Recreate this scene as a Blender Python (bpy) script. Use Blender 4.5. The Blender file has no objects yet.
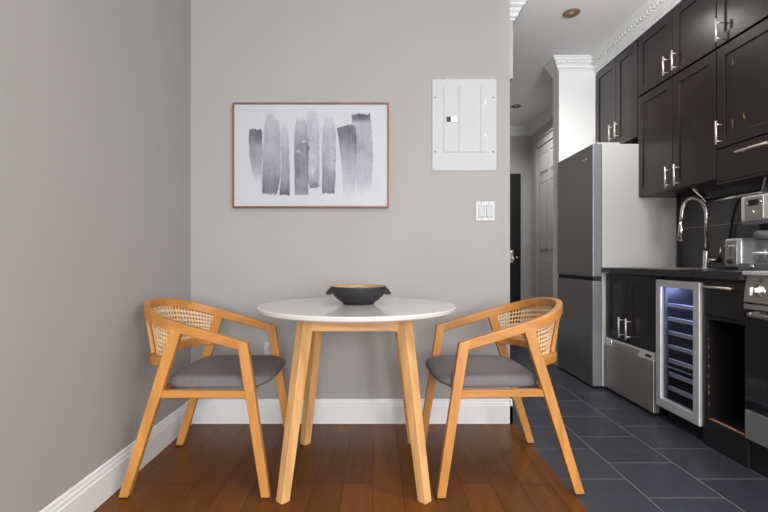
import bpy, bmesh, math, random
import numpy as np
from mathutils import Vector, Matrix
random.seed(7)
PI = math.pi
SC = bpy.context.scene
COL = SC.collection
H = 0.965            # eye height
CEIL = 2.77

# ------------------------------------------------------------------ materials
def lin(c):
    return tuple((v/12.92 if v <= .04045 else ((v+.055)/1.055)**2.4) for v in [q/255 for q in c]) + (1,)

MATS = {}
def mat(name, rgb, rough=.5, metal=0., noise=0., nscale=(8, 8, 8), bump=0., bscale=200., spec=None, coat=0., trans=0., ior=None):
    """procedural principled material: base colour modulated by a stretched noise, optional noise bump"""
    if name in MATS: return MATS[name]
    m = bpy.data.materials.new(name); m.use_nodes = True
    nt = m.node_tree; N = nt.nodes; L = nt.links
    b = N['Principled BSDF']
    b.inputs['Roughness'].default_value = rough
    b.inputs['Metallic'].default_value = metal
    if spec is not None: b.inputs['Specular IOR Level'].default_value = spec
    if coat: b.inputs['Coat Weight'].default_value = coat; b.inputs['Coat Roughness'].default_value = .1
    if trans: b.inputs['Transmission Weight'].default_value = trans
    if ior: b.inputs['IOR'].default_value = ior
    tc = N.new('ShaderNodeTexCoord')
    mp = N.new('ShaderNodeMapping'); L.new(tc.outputs['Object'], mp.inputs['Vector']); mp.inputs['Scale'].default_value = nscale
    nz = N.new('ShaderNodeTexNoise'); nz.inputs['Scale'].default_value = 1; nz.inputs['Detail'].default_value = 5
    L.new(mp.outputs['Vector'], nz.inputs['Vector'])
    rp = N.new('ShaderNodeValToRGB'); L.new(nz.outputs['Fac'], rp.inputs['Fac'])
    c = lin(rgb)
    rp.color_ramp.elements[0].position = .3; rp.color_ramp.elements[1].position = .7
    rp.color_ramp.elements[0].color = tuple(v*(1-noise) for v in c[:3]) + (1,)
    rp.color_ramp.elements[1].color = tuple(min(1, v*(1+noise)) for v in c[:3]) + (1,)
    L.new(rp.outputs['Color'], b.inputs['Base Color'])
    if bump:
        n2 = N.new('ShaderNodeTexNoise'); n2.inputs['Scale'].default_value = bscale; n2.inputs['Detail'].default_value = 2
        L.new(tc.outputs['Object'], n2.inputs['Vector'])
        bp = N.new('ShaderNodeBump'); bp.inputs['Strength'].default_value = bump; bp.inputs['Distance'].default_value = .002
        L.new(n2.outputs['Fac'], bp.inputs['Height']); L.new(bp.outputs['Normal'], b.inputs['Normal'])
    MATS[name] = m
    return m

def brick_mat(name, c1, c2, mortar, bw, rh, msize, rough, axes=('Y', 'X'), off=(0, 0), grain=0., coat=0., rough_var=.06, spec=None):
    """planks or tiles: brick texture laid along the given world axes"""
    m = bpy.data.materials.new(name); m.use_nodes = True
    nt = m.node_tree; N = nt.nodes; L = nt.links; b = N['Principled BSDF']
    tc = N.new('ShaderNodeTexCoord'); sp = N.new('ShaderNodeSeparateXYZ'); L.new(tc.outputs['Object'], sp.inputs[0])
    cb = N.new('ShaderNodeCombineXYZ'); L.new(sp.outputs[axes[0]], cb.inputs['X']); L.new(sp.outputs[axes[1]], cb.inputs['Y'])
    ad = N.new('ShaderNodeVectorMath'); ad.operation = 'ADD'; ad.inputs[1].default_value = (off[0], off[1], 0)
    L.new(cb.outputs[0], ad.inputs[0])
    br = N.new('ShaderNodeTexBrick'); L.new(ad.outputs[0], br.inputs['Vector'])
    br.inputs['Scale'].default_value = 1; br.inputs['Brick Width'].default_value = bw; br.inputs['Row Height'].default_value = rh
    br.inputs['Mortar Size'].default_value = msize; br.inputs['Mortar Smooth'].default_value = .1
    br.inputs['Color1'].default_value = lin(c1); br.inputs['Color2'].default_value = lin(c2); br.inputs['Mortar'].default_value = lin(mortar)
    br.offset = .5; br.inputs['Bias'].default_value = 0
    out = br.outputs['Color']
    nz = N.new('ShaderNodeTexNoise'); nz.inputs['Detail'].default_value = 6; nz.inputs['Scale'].default_value = 1
    mp = N.new('ShaderNodeMapping'); L.new(ad.outputs[0], mp.inputs['Vector'])
    mp.inputs['Scale'].default_value = (2.5, 26, 1) if grain else (9, 9, 1)
    L.new(mp.outputs[0], nz.inputs['Vector'])
    hs = N.new('ShaderNodeMixRGB'); hs.blend_type = 'MULTIPLY'; hs.inputs['Fac'].default_value = 1
    rp = N.new('ShaderNodeValToRGB'); g = grain or .12
    rp.color_ramp.elements[0].color = (1-g, 1-g, 1-g, 1); rp.color_ramp.elements[1].color = (1, 1, 1, 1)
    rp.color_ramp.elements[0].position = .3; rp.color_ramp.elements[1].position = .7
    L.new(nz.outputs['Fac'], rp.inputs['Fac']); L.new(out, hs.inputs[1]); L.new(rp.outputs['Color'], hs.inputs[2])
    L.new(hs.outputs[0], b.inputs['Base Color'])
    mr = N.new('ShaderNodeMapRange'); mr.inputs['To Min'].default_value = rough-rough_var; mr.inputs['To Max'].default_value = rough+rough_var
    L.new(nz.outputs['Fac'], mr.inputs['Value']); L.new(mr.outputs[0], b.inputs['Roughness'])
    bp = N.new('ShaderNodeBump'); bp.inputs['Strength'].default_value = .25; bp.inputs['Distance'].default_value = .002; bp.invert = True
    L.new(br.outputs['Fac'], bp.inputs['Height']); L.new(bp.outputs['Normal'], b.inputs['Normal'])
    if coat: b.inputs['Coat Weight'].default_value = coat; b.inputs['Coat Roughness'].default_value = .15
    if spec is not None: b.inputs['Specular IOR Level'].default_value = spec
    return m

def emit_mat(name, rgb, strength):
    m = bpy.data.materials.new(name); m.use_nodes = True
    b = m.node_tree.nodes['Principled BSDF']
    b.inputs['Base Color'].default_value = lin(rgb); b.inputs['Emission Color'].default_value = lin(rgb)
    b.inputs['Emission Strength'].default_value = strength
    return m

def pane_mat(name, tint, gloss=.12):
    m = bpy.data.materials.new(name); m.use_nodes = True
    nt = m.node_tree; N = nt.nodes; L = nt.links
    N.remove(N['Principled BSDF'])
    tr = N.new('ShaderNodeBsdfTransparent'); tr.inputs['Color'].default_value = tint
    gl = N.new('ShaderNodeBsdfGlossy'); gl.inputs['Roughness'].default_value = .03
    lw = N.new('ShaderNodeLayerWeight'); lw.inputs['Blend'].default_value = .5
    pw = N.new('ShaderNodeMath'); pw.operation = 'POWER'; pw.inputs[1].default_value = 4; L.new(lw.outputs['Facing'], pw.inputs[0])
    fr = N.new('ShaderNodeMath'); fr.operation = 'MULTIPLY_ADD'; fr.inputs[1].default_value = .5; fr.inputs[2].default_value = .04; L.new(pw.outputs[0], fr.inputs[0])
    mx = N.new('ShaderNodeMixShader'); L.new(fr.outputs[0], mx.inputs['Fac'])
    L.new(tr.outputs[0], mx.inputs[1]); L.new(gl.outputs[0], mx.inputs[2])
    L.new(mx.outputs[0], N['Material Output'].inputs['Surface'])
    return m

M_wall   = mat('greige_wall_paint', (160, 157.5, 155), .75, noise=.02, nscale=(1.2, 1.2, .5), bump=.06, bscale=90)
M_white  = mat('white_trim_paint', (224, 225, 225), .4, noise=.01)
M_ceil   = mat('ceiling_paint', (232, 232, 233), .8, noise=.015, nscale=(1, 1, 1))
M_hall   = mat('hall_wall_paint', (182, 180, 178), .75, noise=.02, nscale=(1, 1, 1))
M_seam   = mat('grey_seam', (140, 141, 143), .5, noise=.02)
M_plate  = mat('white_plastic', (190, 191, 192), .4, noise=.01)
M_panel  = mat('white_enamel', (184, 186, 188), .6, noise=.012, nscale=(6, 6, 6), bump=.05, bscale=60)
M_black_door = mat('black_door_paint', (22, 22, 25), .35, noise=.05)
M_oak    = mat('oak_upright_grain', (186, 128, 63), .42, noise=.2, nscale=(26, 26, 3), bump=.05, bscale=120)
M_oak_x  = mat('oak_rail_grain', (180, 121, 57), .42, noise=.2, nscale=(3, 26, 26), bump=.05, bscale=120)
M_birch  = mat('birch_upright_grain', (212, 164, 108), .45, noise=.2, nscale=(30, 30, 4))
M_birch_x = mat('birch_rail_grain', (208, 156, 98), .45, noise=.28, nscale=(5, 30, 40))
M_cane   = mat('woven_cane', (224, 184, 138), .6, noise=.12, nscale=(60, 60, 60))
M_fabric = mat('grey_seat_fabric', (108, 105, 106), .95, noise=.2, nscale=(260, 260, 260), bump=.3, bscale=500)
M_rubber = mat('black_rubber', (18, 18, 20), .7, noise=.05)
M_top    = mat('white_tabletop', (208, 206, 203), .1, noise=.01, spec=.6)
M_bowl   = mat('charcoal_ceramic', (38, 37, 40), .55, noise=.08, nscale=(20, 20, 20))
M_bowl_in = mat('tan_bowl_glaze', (178, 142, 102), .45, noise=.15, nscale=(40, 40, 10))
M_frame  = mat('copper_brown_frame', (134, 86, 48), .4, noise=.15, nscale=(20, 20, 20))
M_cab    = mat('espresso_cabinet', (40, 32, 32), .3, noise=.16, nscale=(30, 30, 2.5), spec=.55)
M_base = mat('black_brown_cabinet', (30, 27, 30), .28, noise=.14, nscale=(30, 30, 2.5), spec=.55)
M_cab_in = mat('dark_cabinet_interior', (24, 19, 18), .6, noise=.3, nscale=(14, 14, 5))
M_raw    = mat('raw_particle_board', (150, 112, 84), .8, noise=.35, nscale=(60, 60, 60))
M_steel  = mat('brushed_stainless', (180, 175, 168), .3, .75, noise=.04, nscale=(140, 140, 1.5))
M_fsteel = mat('dark_brushed_stainless', (150, 149, 149), .3, .8, noise=.05, nscale=(3, 30, .4))
M_lsteel = mat('light_brushed_stainless', (228, 228, 228), .36, .55, noise=.03, nscale=(90, 90, 2))
M_chrome = mat('chrome', (225, 222, 218), .12, 1., noise=.02)
M_nickel = mat('satin_nickel', (232, 224, 212), .32, .7, noise=.03)
M_fside  = mat('fridge_side_enamel', (188, 186, 183), .5, noise=.015, nscale=(3, 3, 1))
M_fgrey  = mat('fridge_edge_grey', (128, 130, 134), .4, .3, noise=.02)
M_counter = mat('black_stone_counter', (46, 46, 50), .22, noise=.08, nscale=(60, 60, 60), spec=.6)
M_black  = mat('black_plastic', (24, 24, 27), .4, noise=.05)
M_oglass = mat('black_oven_glass', (16, 16, 19), .08, noise=.03, spec=.6)
M_iron   = mat('black_cast_iron', (20, 20, 20), .65, noise=.1, nscale=(60, 60, 60))
M_greypl = mat('grey_plastic', (96, 97, 102), .45, noise=.04)
M_copper = mat('copper_reflector', (140, 100, 72), .3, 1., noise=.05)
M_bronze = mat('bronze_ring', (140, 118, 100), .4, .5, noise=.05)
M_slot   = mat('dark_slot', (30, 30, 32), .6, noise=.02)
M_lamp   = emit_mat('cooler_light', (170, 180, 255), 4.0)
M_display = mat('dark_display', (18, 20, 28), .12, noise=.02)
M_pane   = pane_mat('cooler_glass', (.82, .84, .88, 1))
M_glass  = pane_mat('carafe_glass', (.93, .94, .95, 1))
M_coffee = mat('shelf_metal', (226, 224, 220), .4, .1, noise=.03)
M_wood_floor = brick_mat('red_brown_plank_floor', (120, 72, 29), (102, 60, 25), (60, 35, 16), 1.15, .127, .001, .25, grain=.25, off=(.35, .018), spec=.12)
M_tile = brick_mat('slate_tile_floor', (50, 52, 60), (57, 59, 67), (138, 135, 131), .3175, .311, .0019, .36, off=(.2305, .146), spec=.5)
M_splash = brick_mat('grey_wall_tile', (70, 69, 70), (78, 77, 78), (150, 144, 138), 2.4, .30, .0028, .3, axes=('Y', 'Z'), off=(.1, .002))

# ------------------------------------------------------------------ mesh helpers
class B:
    def __init__(s): s.bm = bmesh.new()
    def _add(s, vs, fs):
        v = [s.bm.verts.new(p) for p in vs]
        for f in fs:
            try: s.bm.faces.new([v[i] for i in f])
            except ValueError: pass
        return v
    def box(s, x0, x1, y0, y1, z0, z1, bev=0., seg=2):
        t = bmesh.new()
        bmesh.ops.create_cube(t, size=1)
        for v in t.verts:
            v.co = Vector((x0+(v.co.x+.5)*(x1-x0), y0+(v.co.y+.5)*(y1-y0), z0+(v.co.z+.5)*(z1-z0)))
        if bev: bmesh.ops.bevel(t, geom=t.edges[:], offset=bev, segments=seg, affect='EDGES', profile=.6)
        s.merge(t); return s
    def hexa(s, bottom, top, bev=0.):
        """solid from two quads of four points"""
        t = bmesh.new(); v = [t.verts.new(p) for p in list(bottom)+list(top)]
        for f in ((3,2,1,0), (4,5,6,7), (0,1,5,4), (1,2,6,5), (2,3,7,6), (3,0,4,7)): t.faces.new([v[i] for i in f])
        bmesh.ops.recalc_face_normals(t, faces=t.faces[:])
        if bev: bmesh.ops.bevel(t, geom=t.edges[:], offset=bev, segments=2, affect='EDGES', profile=.6)
        s.merge(t); return s
    def merge(s, t):
        mp = {}
        for v in t.verts: mp[v] = s.bm.verts.new(v.co)
        for f in t.faces:
            nf = s.bm.faces.new([mp[v] for v in f.verts]); nf.material_index = f.material_index; nf.smooth = f.smooth
        t.free()
    def sweep(s, path, w, h, up=Vector((0,0,1)), cap=True, rnd=.0, ring=None):
        """sweep a rounded rectangle (w sideways, h along up) or a ring function along a path"""
        P = [Vector(p) for p in path]; n = len(P); rings = []
        for i, p in enumerate(P):
            a = (P[i]-P[i-1]).normalized() if i else None
            c = (P[i+1]-P[i]).normalized() if i < n-1 else None
            t = (a+c).normalized() if (a and c) else (a or c)
            side = t.cross(up).normalized(); u = side.cross(t).normalized()
            k = 1.0
            if a and c: k = 1/max(.5, t.dot(a))
            ww = w(i/(n-1)) if callable(w) else w; hh = h(i/(n-1)) if callable(h) else h
            if rnd:
                pts = []
                for q in range(4):
                    cx = (ww/2-rnd)*(1 if q in (0, 3) else -1); cy = (hh/2-rnd)*(1 if q in (0, 1) else -1)
                    for j in range(4):
                        an = q*PI/2 + j*PI/6
                        pts.append((cx+rnd*math.cos(an), cy+rnd*math.sin(an)))
            else: pts = [(ww/2, hh/2), (-ww/2, hh/2), (-ww/2, -hh/2), (ww/2, -hh/2)]
            rings.append([s.bm.verts.new(p + side*x*k + u*y) for x, y in pts])
        m = len(rings[0])
        for i in range(n-1):
            for j in range(m):
                f = s.bm.faces.new([rings[i][j], rings[i][(j+1) % m], rings[i+1][(j+1) % m], rings[i+1][j]])
        if cap:
            s.bm.faces.new(rings[0][::-1]); s.bm.faces.new(rings[-1])
        return s
    def tube(s, path, r, n=10, cap=True):
        P = [Vector(p) for p in path]; rings = []; ref = None
        for i, p in enumerate(P):
            t = ((P[min(i+1, len(P)-1)]-P[max(i-1, 0)])).normalized()
            if ref is None: ref = Vector((0,0,1)) if abs(t.z) < .9 else Vector((0,1,0))
            a = (ref - t*ref.dot(t)).normalized(); b = t.cross(a); ref = a
            rr = r(i/(len(P)-1)) if callable(r) else r
            rings.append([s.bm.verts.new(p + a*rr*math.cos(2*PI*k/n) + b*rr*math.sin(2*PI*k/n)) for k in range(n)])
        for i in range(len(P)-1):
            for k in range(n):
                f = s.bm.faces.new([rings[i][k], rings[i][(k+1) % n], rings[i+1][(k+1) % n], rings[i+1][k]]); f.smooth = True
        if cap: s.bm.faces.new(rings[0][::-1]); s.bm.faces.new(rings[-1])
        return s
    def lathe(s, prof, c=(0,0,0), axis='Z', n=48, smooth=True):
        """revolve (r, height) pairs about an axis through c"""
        c = Vector(c); rings = []
        def put(r, h, a):
            x, y = r*math.cos(a), r*math.sin(a)
            return {'Z': Vector((x, y, h)), 'X': Vector((h, x, y)), 'Y': Vector((x, h, y))}[axis] + c
        for r, h in prof:
            if r < 1e-6: rings.append([s.bm.verts.new(put(0, h, 0))])
            else: rings.append([s.bm.verts.new(put(r, h, 2*PI*k/n)) for k in range(n)])
        for i in range(len(prof)-1):
            A, C = rings[i], rings[i+1]
            for k in range(n):
                q = [A[k % len(A)], A[(k+1) % len(A)], C[(k+1) % len(C)], C[k % len(C)]]
                u = []
                for v in q:
                    if v not in u: u.append(v)
                if len(u) > 2:
                    f = s.bm.faces.new(u); f.smooth = smooth
        return s
    def prism(s, prof, a0, a1, fn):
        """extrude a closed 2-D profile between a0 and a1; fn(u, v, a) gives the 3-D point"""
        A = [s.bm.verts.new(fn(u, v, a0)) for u, v in prof]; C = [s.bm.verts.new(fn(u, v, a1)) for u, v in prof]
        n = len(prof)
        for i in range(n): s.bm.faces.new([A[i], A[(i+1) % n], C[(i+1) % n], C[i]])
        s.bm.faces.new(A[::-1]); s.bm.faces.new(C)
        return s

def rootloc(o):
    l = Vector((0,0,0))
    while o is not None: l += o.location; o = o.parent
    return l

def obj(name, b, m, parent=None, smooth=False, origin=None):
    bm = b.bm
    bmesh.ops.recalc_face_normals(bm, faces=bm.faces[:])
    o0 = rootloc(parent) if parent is not None else Vector(origin or (0,0,0))
    bmesh.ops.translate(bm, verts=bm.verts[:], vec=-o0)
    me = bpy.data.meshes.new(name); bm.to_mesh(me); bm.free()
    for q in (m if isinstance(m, (list, tuple)) else [m]): me.materials.append(q)
    if smooth:
        for p in me.polygons: p.use_smooth = True
    o = bpy.data.objects.new(name, me); COL.objects.link(o)
    if parent is not None: o.parent = parent
    elif origin: o.location = origin
    return o

def tag(o, label=None, cat=None, group=None, kind=None):
    for k, v in (('label', label), ('category', cat), ('group', group), ('kind', kind)):
        if v: o[k] = v
    return o

def thing(name, label, cat, loc, group=None):
    o = bpy.data.objects.new(name, None); COL.objects.link(o); o.location = loc; o.empty_display_size = .05
    return tag(o, label, cat, group)

def struct(name, b, m, **k):
    return tag(obj(name, b, m, **k), kind='structure')

def dup(root):
    def rec(o, par):
        c = o.copy(); COL.objects.link(c)
        if par is not None: c.parent = par
        for ch in list(o.children): rec(ch, c)
        return c
    return rec(root, None)

# ------------------------------------------------------------------ the room
XL, XR = -1.105, 2.28
YB, YR, YF = 2.68, -4.5, 6.17
EDGE = .808
HX = 2.10
struct('floor', B().box(XL-.1, EDGE, YR, YB+.05, -.06, 0), M_wood_floor)
struct('floor.001', B().box(EDGE, XR+.1, YR, YF+.1, -.06, 0), M_tile)
struct('wall_left', B().box(XL-.1, XL, YR, YB+.12, 0, CEIL), M_wall)
struct('wall_back', B().box(XL, .788, YB, YB+.12, 0, CEIL), M_wall)
struct('wall_hall_left', B().box(.66, .783, YB+.12, YF+.1, 0, CEIL), M_hall)
struct('wall_far', B().box(.66, XR+.1, YF, YF+.1, 0, CEIL), M_hall)
struct('wall_kitchen', B().box(XR, XR+.1, YR, -3.3, 0, CEIL).box(XR, XR+.1, -1.2, 4.21, 0, CEIL).box(XR, XR+.1, -3.3, -1.2, 0, .7).box(XR, XR+.1, -3.3, -1.2, 2.4, CEIL), M_wall)  # unseen opening added to let the side fill light in
struct('wall_hall_right', B().box(HX, HX+.1, 4.21, YF, 0, CEIL), M_hall)
struct('wall_pillar', B().box(1.639, XR, 4.07, 4.21, 0, CEIL, .003), M_white)
struct('ceiling', B().box(XL-.1, XR+.1, YR, YF+.1, CEIL, CEIL+.08), M_ceil)
wr = B()
for a in ((XL-.1, -.35, 0, CEIL), (1.85, XR+.1, 0, CEIL), (-.35, 1.85, 0, .55), (-.35, 1.85, 2.55, CEIL)):
    wr.box(a[0], a[1], YR-.1, YR, a[2], a[3])
struct('wall_rear', wr, M_wall)
struct('beam', B().box(.783, .963, 3.205, 3.5, 2.253, CEIL), M_wall)

# baseboards: stepped profile (d = out from the wall, z)
BB = [(0, 0), (.017, 0), (.017, .104), (.013, .109), (.013, .120), (.009, .126), (.008, .137), (.003, .142), (0, .142)]
struct('baseboard_back', B().prism(BB, XL, .783+.017, lambda d, z, a: (a, YB-d, z)), M_white)
struct('baseboard_left', B().prism(BB, YR, YB, lambda d, z, a: (XL+d, a, z)), M_white)
struct('baseboard_far', B().prism(BB, .783, HX, lambda d, z, a: (a, YF-d, z)), M_white)
struct('baseboard_end', B().prism(BB, YB-.017, 3.6, lambda d, z, a: (.783+d, a, z)), M_white)

# crown mouldings (d = out from the wall, z down from the ceiling)
def crown(w, h):
    pts = [(0, -h), (.12*w, -h), (.16*w, -h*.88), (.34*w, -h*.80), (.40*w, -h*.62), (.55*w, -h*.50), (.60*w, -h*.36), (.82*w, -h*.26), (.90*w, -h*.12), (w, -h*.10), (w, 0), (0, 0)]
    return pts
CR = crown(.085, .13)
t = B().prism(CR, YR, 4.07, lambda d, z, a: (1.972-d, a, CEIL+z))
for k in range(82):                                            # bead strip
    y = .75+k*.04
    t.box(1.972-.067, 1.972-.046, y, y+.024, CEIL-.067, CEIL-.040)
struct('trim_cabinet_crown', t, M_white)
CP = crown(.085, .105); PX, PY = 1.639, 4.07
t = B().prism(CP, PX-.085, 1.972, lambda d, z, a: (a, PY-d, CEIL+z))
for v in t.bm.verts:                                            # mitred corner
    if v.co.x < 1.62: v.co.x = PX - (PY-v.co.y)
for k in range(12):
    x = 1.60+k*.03
    t.box(x, x+.017, PY-.064, PY-.046, CEIL-.052, CEIL-.036)
t2 = B().prism(CP, PY-.085, PY+.14, lambda d, z, a: (PX-d, a, CEIL+z))
for v in t2.bm.verts:
    if v.co.y < 4.06: v.co.y = PY - (PX-v.co.x)
t.merge(t2.bm)
struct('trim_pillar_crown', t, M_white)
CH = crown(.08, .115)
struct('trim_far_crown', B().prism(CH, .783, HX, lambda d, z, a: (a, YF-d, CEIL+z)), M_white)
struct('trim_hall_crown', B().prism(CH, 4.21, YF, lambda d, z, a: (HX-d, a, CEIL+z)), M_white)
CB_ = crown(.08, .112); BX_, BY_ = .963, 3.205
t = B().prism(CB_, .783, BX_+.08, lambda d, z, a: (a, BY_-d, CEIL+z))
for v in t.bm.verts:
    if v.co.x > .96: v.co.x = BX_ + (BY_-v.co.y)
t2 = B().prism(CB_, BY_-.08, 3.5, lambda d, z, a: (BX_+d, a, CEIL+z))
for v in t2.bm.verts:
    if v.co.y < 3.21: v.co.y = BY_ - (v.co.x-BX_)
t.merge(t2.bm)
struct('trim_beam_crown', t, M_panel)

# far black entrance door
d1 = struct('door_1', B().box(1.05, 1.952, YF-.035, YF-.001, .005, 2.139, .004), M_black_door)
hd = B().box(1.805, 1.85, YF-.043, YF-.034, .93, 1.10, .003)
hd.lathe([(0, -.07), (.02, -.066), (.026, -.05), (.012, -.03), (.012, -.008)], (1.828, YF-.034, .98), 'Y', 20)
hd.lathe([(0, -.02), (.02, -.02), (.022, -.008)], (1.828, YF-.034, 1.06), 'Y', 20)
obj('door_lock', hd, M_nickel, d1)
hk = B().lathe([(0, -.006), (.012, -.006), (.012, 0)], (1.90, YF-.035, 1.0), 'Y', 16)
obj('peg', hk, M_nickel, d1)
# closet door in the hall's right wall with its casing
d2b = B().box(HX-.018, HX-.001, 5.06, 5.855, .005, 2.40)
for (z0, z1) in ((.16, .95), (1.08, 1.95), (2.05, 2.31)):
    for (y0, y1) in ((5.15, 5.42), (5.50, 5.77)):
        d2b.box(HX-.026, HX-.018, y0+.02, y1-.02, z0+.02, z1-.02, .006, 1)
        for q in ((y0, y1, z0, z0+.01), (y0, y1, z1-.01, z1), (y0, y0+.01, z0, z1), (y1-.01, y1, z0, z1)):
            d2b.box(HX-.023, HX-.018, *q)
d2 = struct('door_2', d2b, M_hall)
cs = B()
for q in ((4.97, 5.06, 0, 2.43), (5.855, 5.945, 0, 2.43), (4.97, 5.945, 2.41, 2.50)):
    cs.box(HX-.03, HX, *q, .004)
cs.box(HX-.045, HX, 4.95, 5.965, 2.50, 2.515)
obj('door_casing', cs, M_hall, d2)

# recessed ceiling lights
def downlight(x, y, label):
    r = thing('recessed_light', label, 'ceiling light', (x, y, CEIL), 'recessed lights in the white ceiling')
    obj('trim_ring', B().lathe([(.038, .0), (.042, -.006), (.056, -.007), (.060, 0)], (x, y, CEIL), n=32), M_bronze, r)
    obj('reflector', B().lathe([(.040, -.0055), (.024, -.002), (.0, -.001)], (x, y, CEIL), n=32), M_copper, r)
    obj('bulb', B().lathe([(0, -.006), (.008, -.005), (.012, -.002), (.013, 0)], (x, y, CEIL-.001), n=20), M_nickel, r)
downlight(1.42, 3.3, 'recessed round ceiling light nearer the camera, in front of the white pillar')
downlight(1.63, 5.3, 'small recessed ceiling light deeper in the hallway, beyond the white pillar')

# ------------------------------------------------------------------ things on the back wall
# framed picture
px0, px1, pz0, pz1, py = -.848, .0705, 1.2726, 1.889, YB
pic = thing('framed_picture', 'framed grey watercolour brush-stroke print hanging on the greige wall', 'picture', ((px0+px1)/2, py, pz0))
fw, fd = .0095, .032
f = B()
for q in ((px0, px1, pz0, pz0+fw), (px0, px1, pz1-fw, pz1), (px0, px0+fw, pz0+fw, pz1-fw), (px1-fw, px1, pz0+fw, pz1-fw)):
    f.box(q[0], q[1], py-fd, py-.001, q[2], q[3], .0015, 1)
obj('frame', f, M_frame, pic)
def make_print():
    NX, NZ = 330, 220
    x0, x1, z0, z1 = px0+fw-.002, px1-fw+.002, pz0+fw-.002, pz1-fw+.002
    U, V = np.meshgrid(np.linspace(0, 1, NX), np.linspace(0, 1, NZ))          # V runs down
    cx = 55+U*605; cy = 57+V*398                                             # drawing units
    rng = np.random.RandomState(5)
    def vnoise(sx, sy):
        g = rng.rand(int(sy)+2, int(sx)+2)
        a = U*sx; b = V*sy; i = a.astype(int); j = b.astype(int); fa = a-i; fb = b-j
        fa = fa*fa*(3-2*fa); fb = fb*fb*(3-2*fb)
        return (g[j, i]*(1-fa)+g[j, i+1]*fa)*(1-fb)+(g[j+1, i]*(1-fa)+g[j+1, i+1]*fa)*fb
    n1 = vnoise(24, 12); n2 = vnoise(70, 40); n3 = vnoise(110, 9)
    ink = np.zeros_like(U)
    # (points down the stroke: y, left, right), (y, ink) stops, top softness, bottom softness
    S = [
     ([(155,113,166),(200,112,168),(260,114,167),(320,124,164),(375,143,158)], [(155,.62),(175,.60),(240,.40),(310,.26),(375,.04)], 5, 45),
     ([(92,182,212),(140,172,236),(230,168,240),(330,164,240),(410,164,226)], [(92,.12),(150,.22),(260,.30),(330,.44),(395,.60),(410,.5)], 26, 7),
     ([(130,238,262),(200,238,272),(300,240,275),(412,232,276)], [(130,.10),(220,.26),(330,.36),(385,.52),(412,.70)], 40, 6),
     ([(105,300,330),(150,292,345),(260,290,350),(412,292,349)], [(105,.14),(170,.34),(260,.50),(340,.52),(412,.40)], 26, 6),
     ([(84,342,382),(140,334,392),(280,336,392),(345,346,392),(386,352,386)], [(84,.10),(200,.22),(300,.24),(340,.30),(386,.60)], 24, 8),
     ([(100,416,442),(150,402,456),(260,398,458),(405,401,452)], [(100,.10),(180,.24),(300,.34),(370,.50),(405,.62)], 28, 6),
     ([(138,500,530),(150,458,536),(230,470,540),(300,480,538),(425,484,530)], [(138,.62),(165,.58),(210,.46),(300,.30),(425,.07)], 6, 40),
     ([(95,518,592),(160,520,598),(260,528,603),(340,534,600),(418,540,592)], [(95,.74),(116,.64),(132,.26),(220,.33),(320,.26),(418,.05)], 5, 50),
    ]
    def sm(x): x = np.clip(x, 0, 1); return x*x*(3-2*x)
    for pts, stops, st, sb in S:
        ys = [p[0] for p in pts]
        l = np.interp(cy, ys, [p[1] for p in pts]) + (n1-.5)*4-1; r = np.interp(cy, ys, [p[2] for p in pts]) + (n2-.5)*3+1
        yy = cy + (n2-.5)*6 + (n3-.5)*(st*.7)+st*.25
        a = sm((cx-l)/5)*sm((r-cx)/5)*sm((yy-ys[0]+2)/st)*sm((ys[-1]+2-cy-(n3-.5)*sb*.9)/sb)
        d = np.interp(cy, [q[0] for q in stops], [q[1] for q in stops])
        e = np.minimum((cx-l), (r-cx)); edge = np.exp(-(np.maximum(e, 0)/7)**2)*.14*sm((cy-ys[0])/60)
        d = np.clip(d*(.85+.35*n1) + (n3-.5)*.07 + (n2-.5)*.05 + edge*d*1.6, 0.03, .85)
        ink = np.maximum(ink, a*d)*.75 + .25*np.maximum(ink, 1-(1-ink)*(1-a*d))
    def blot(x, y, rx, ry, k):
        return k*np.exp(-(((cx-x+(n2-.5)*14)/rx)**2+((cy-y+(n1-.5)*16)/ry)**2)**1.5)
    ink = np.maximum(ink, blot(342, 235, 9, 55, .62)); ink = np.maximum(ink, blot(372, 366, 17, 15, .62))
    ink -= blot(306, 242, 7, 4, .35) + blot(333, 206, 9, 5, .3) + blot(365, 315, 12, 14, .14) + blot(360, 258, 9, 14, .1) + blot(438, 270, 10, 70, .12)
    ink = np.clip(ink, 0, .9)
    bm = bmesh.new(); yv = py-fd+.010
    vs = [[bm.verts.new((x0+(x1-x0)*i/(NX-1), yv, z1-(z1-z0)*j/(NZ-1))) for i in range(NX)] for j in range(NZ)]
    for j in range(NZ-1):
        for i in range(NX-1): bm.faces.new([vs[j][i], vs[j+1][i], vs[j+1][i+1], vs[j][i+1]])
    b = B(); b.bm.free(); b.bm = bm
    m = bpy.data.materials.new('ink_wash_print'); m.use_nodes = True
    nt = m.node_tree; N = nt.nodes; L = nt.links; P = N['Principled BSDF']; P.inputs['Roughness'].default_value = .55
    at = N.new('ShaderNodeAttribute'); at.attribute_name = 'ink'
    rp = N.new('ShaderNodeValToRGB'); L.new(at.outputs['Fac'], rp.inputs['Fac'])
    rp.color_ramp.elements[0].color = lin((181, 184, 189)); rp.color_ramp.elements[1].color = lin((48, 48, 56))
    e = rp.color_ramp.elements.new(.35); e.color = lin((140, 141, 151))
    e = rp.color_ramp.elements.new(.65); e.color = lin((84, 85, 95))
    L.new(rp.outputs['Color'], P.inputs['Base Color'])
    o = obj('print', b, m, pic)
    at = o.data.attributes.new('ink', 'FLOAT', 'POINT')
    at.data.foreach_set('value', ink.reshape(-1).astype(np.float32))
    return o
make_print()

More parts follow.
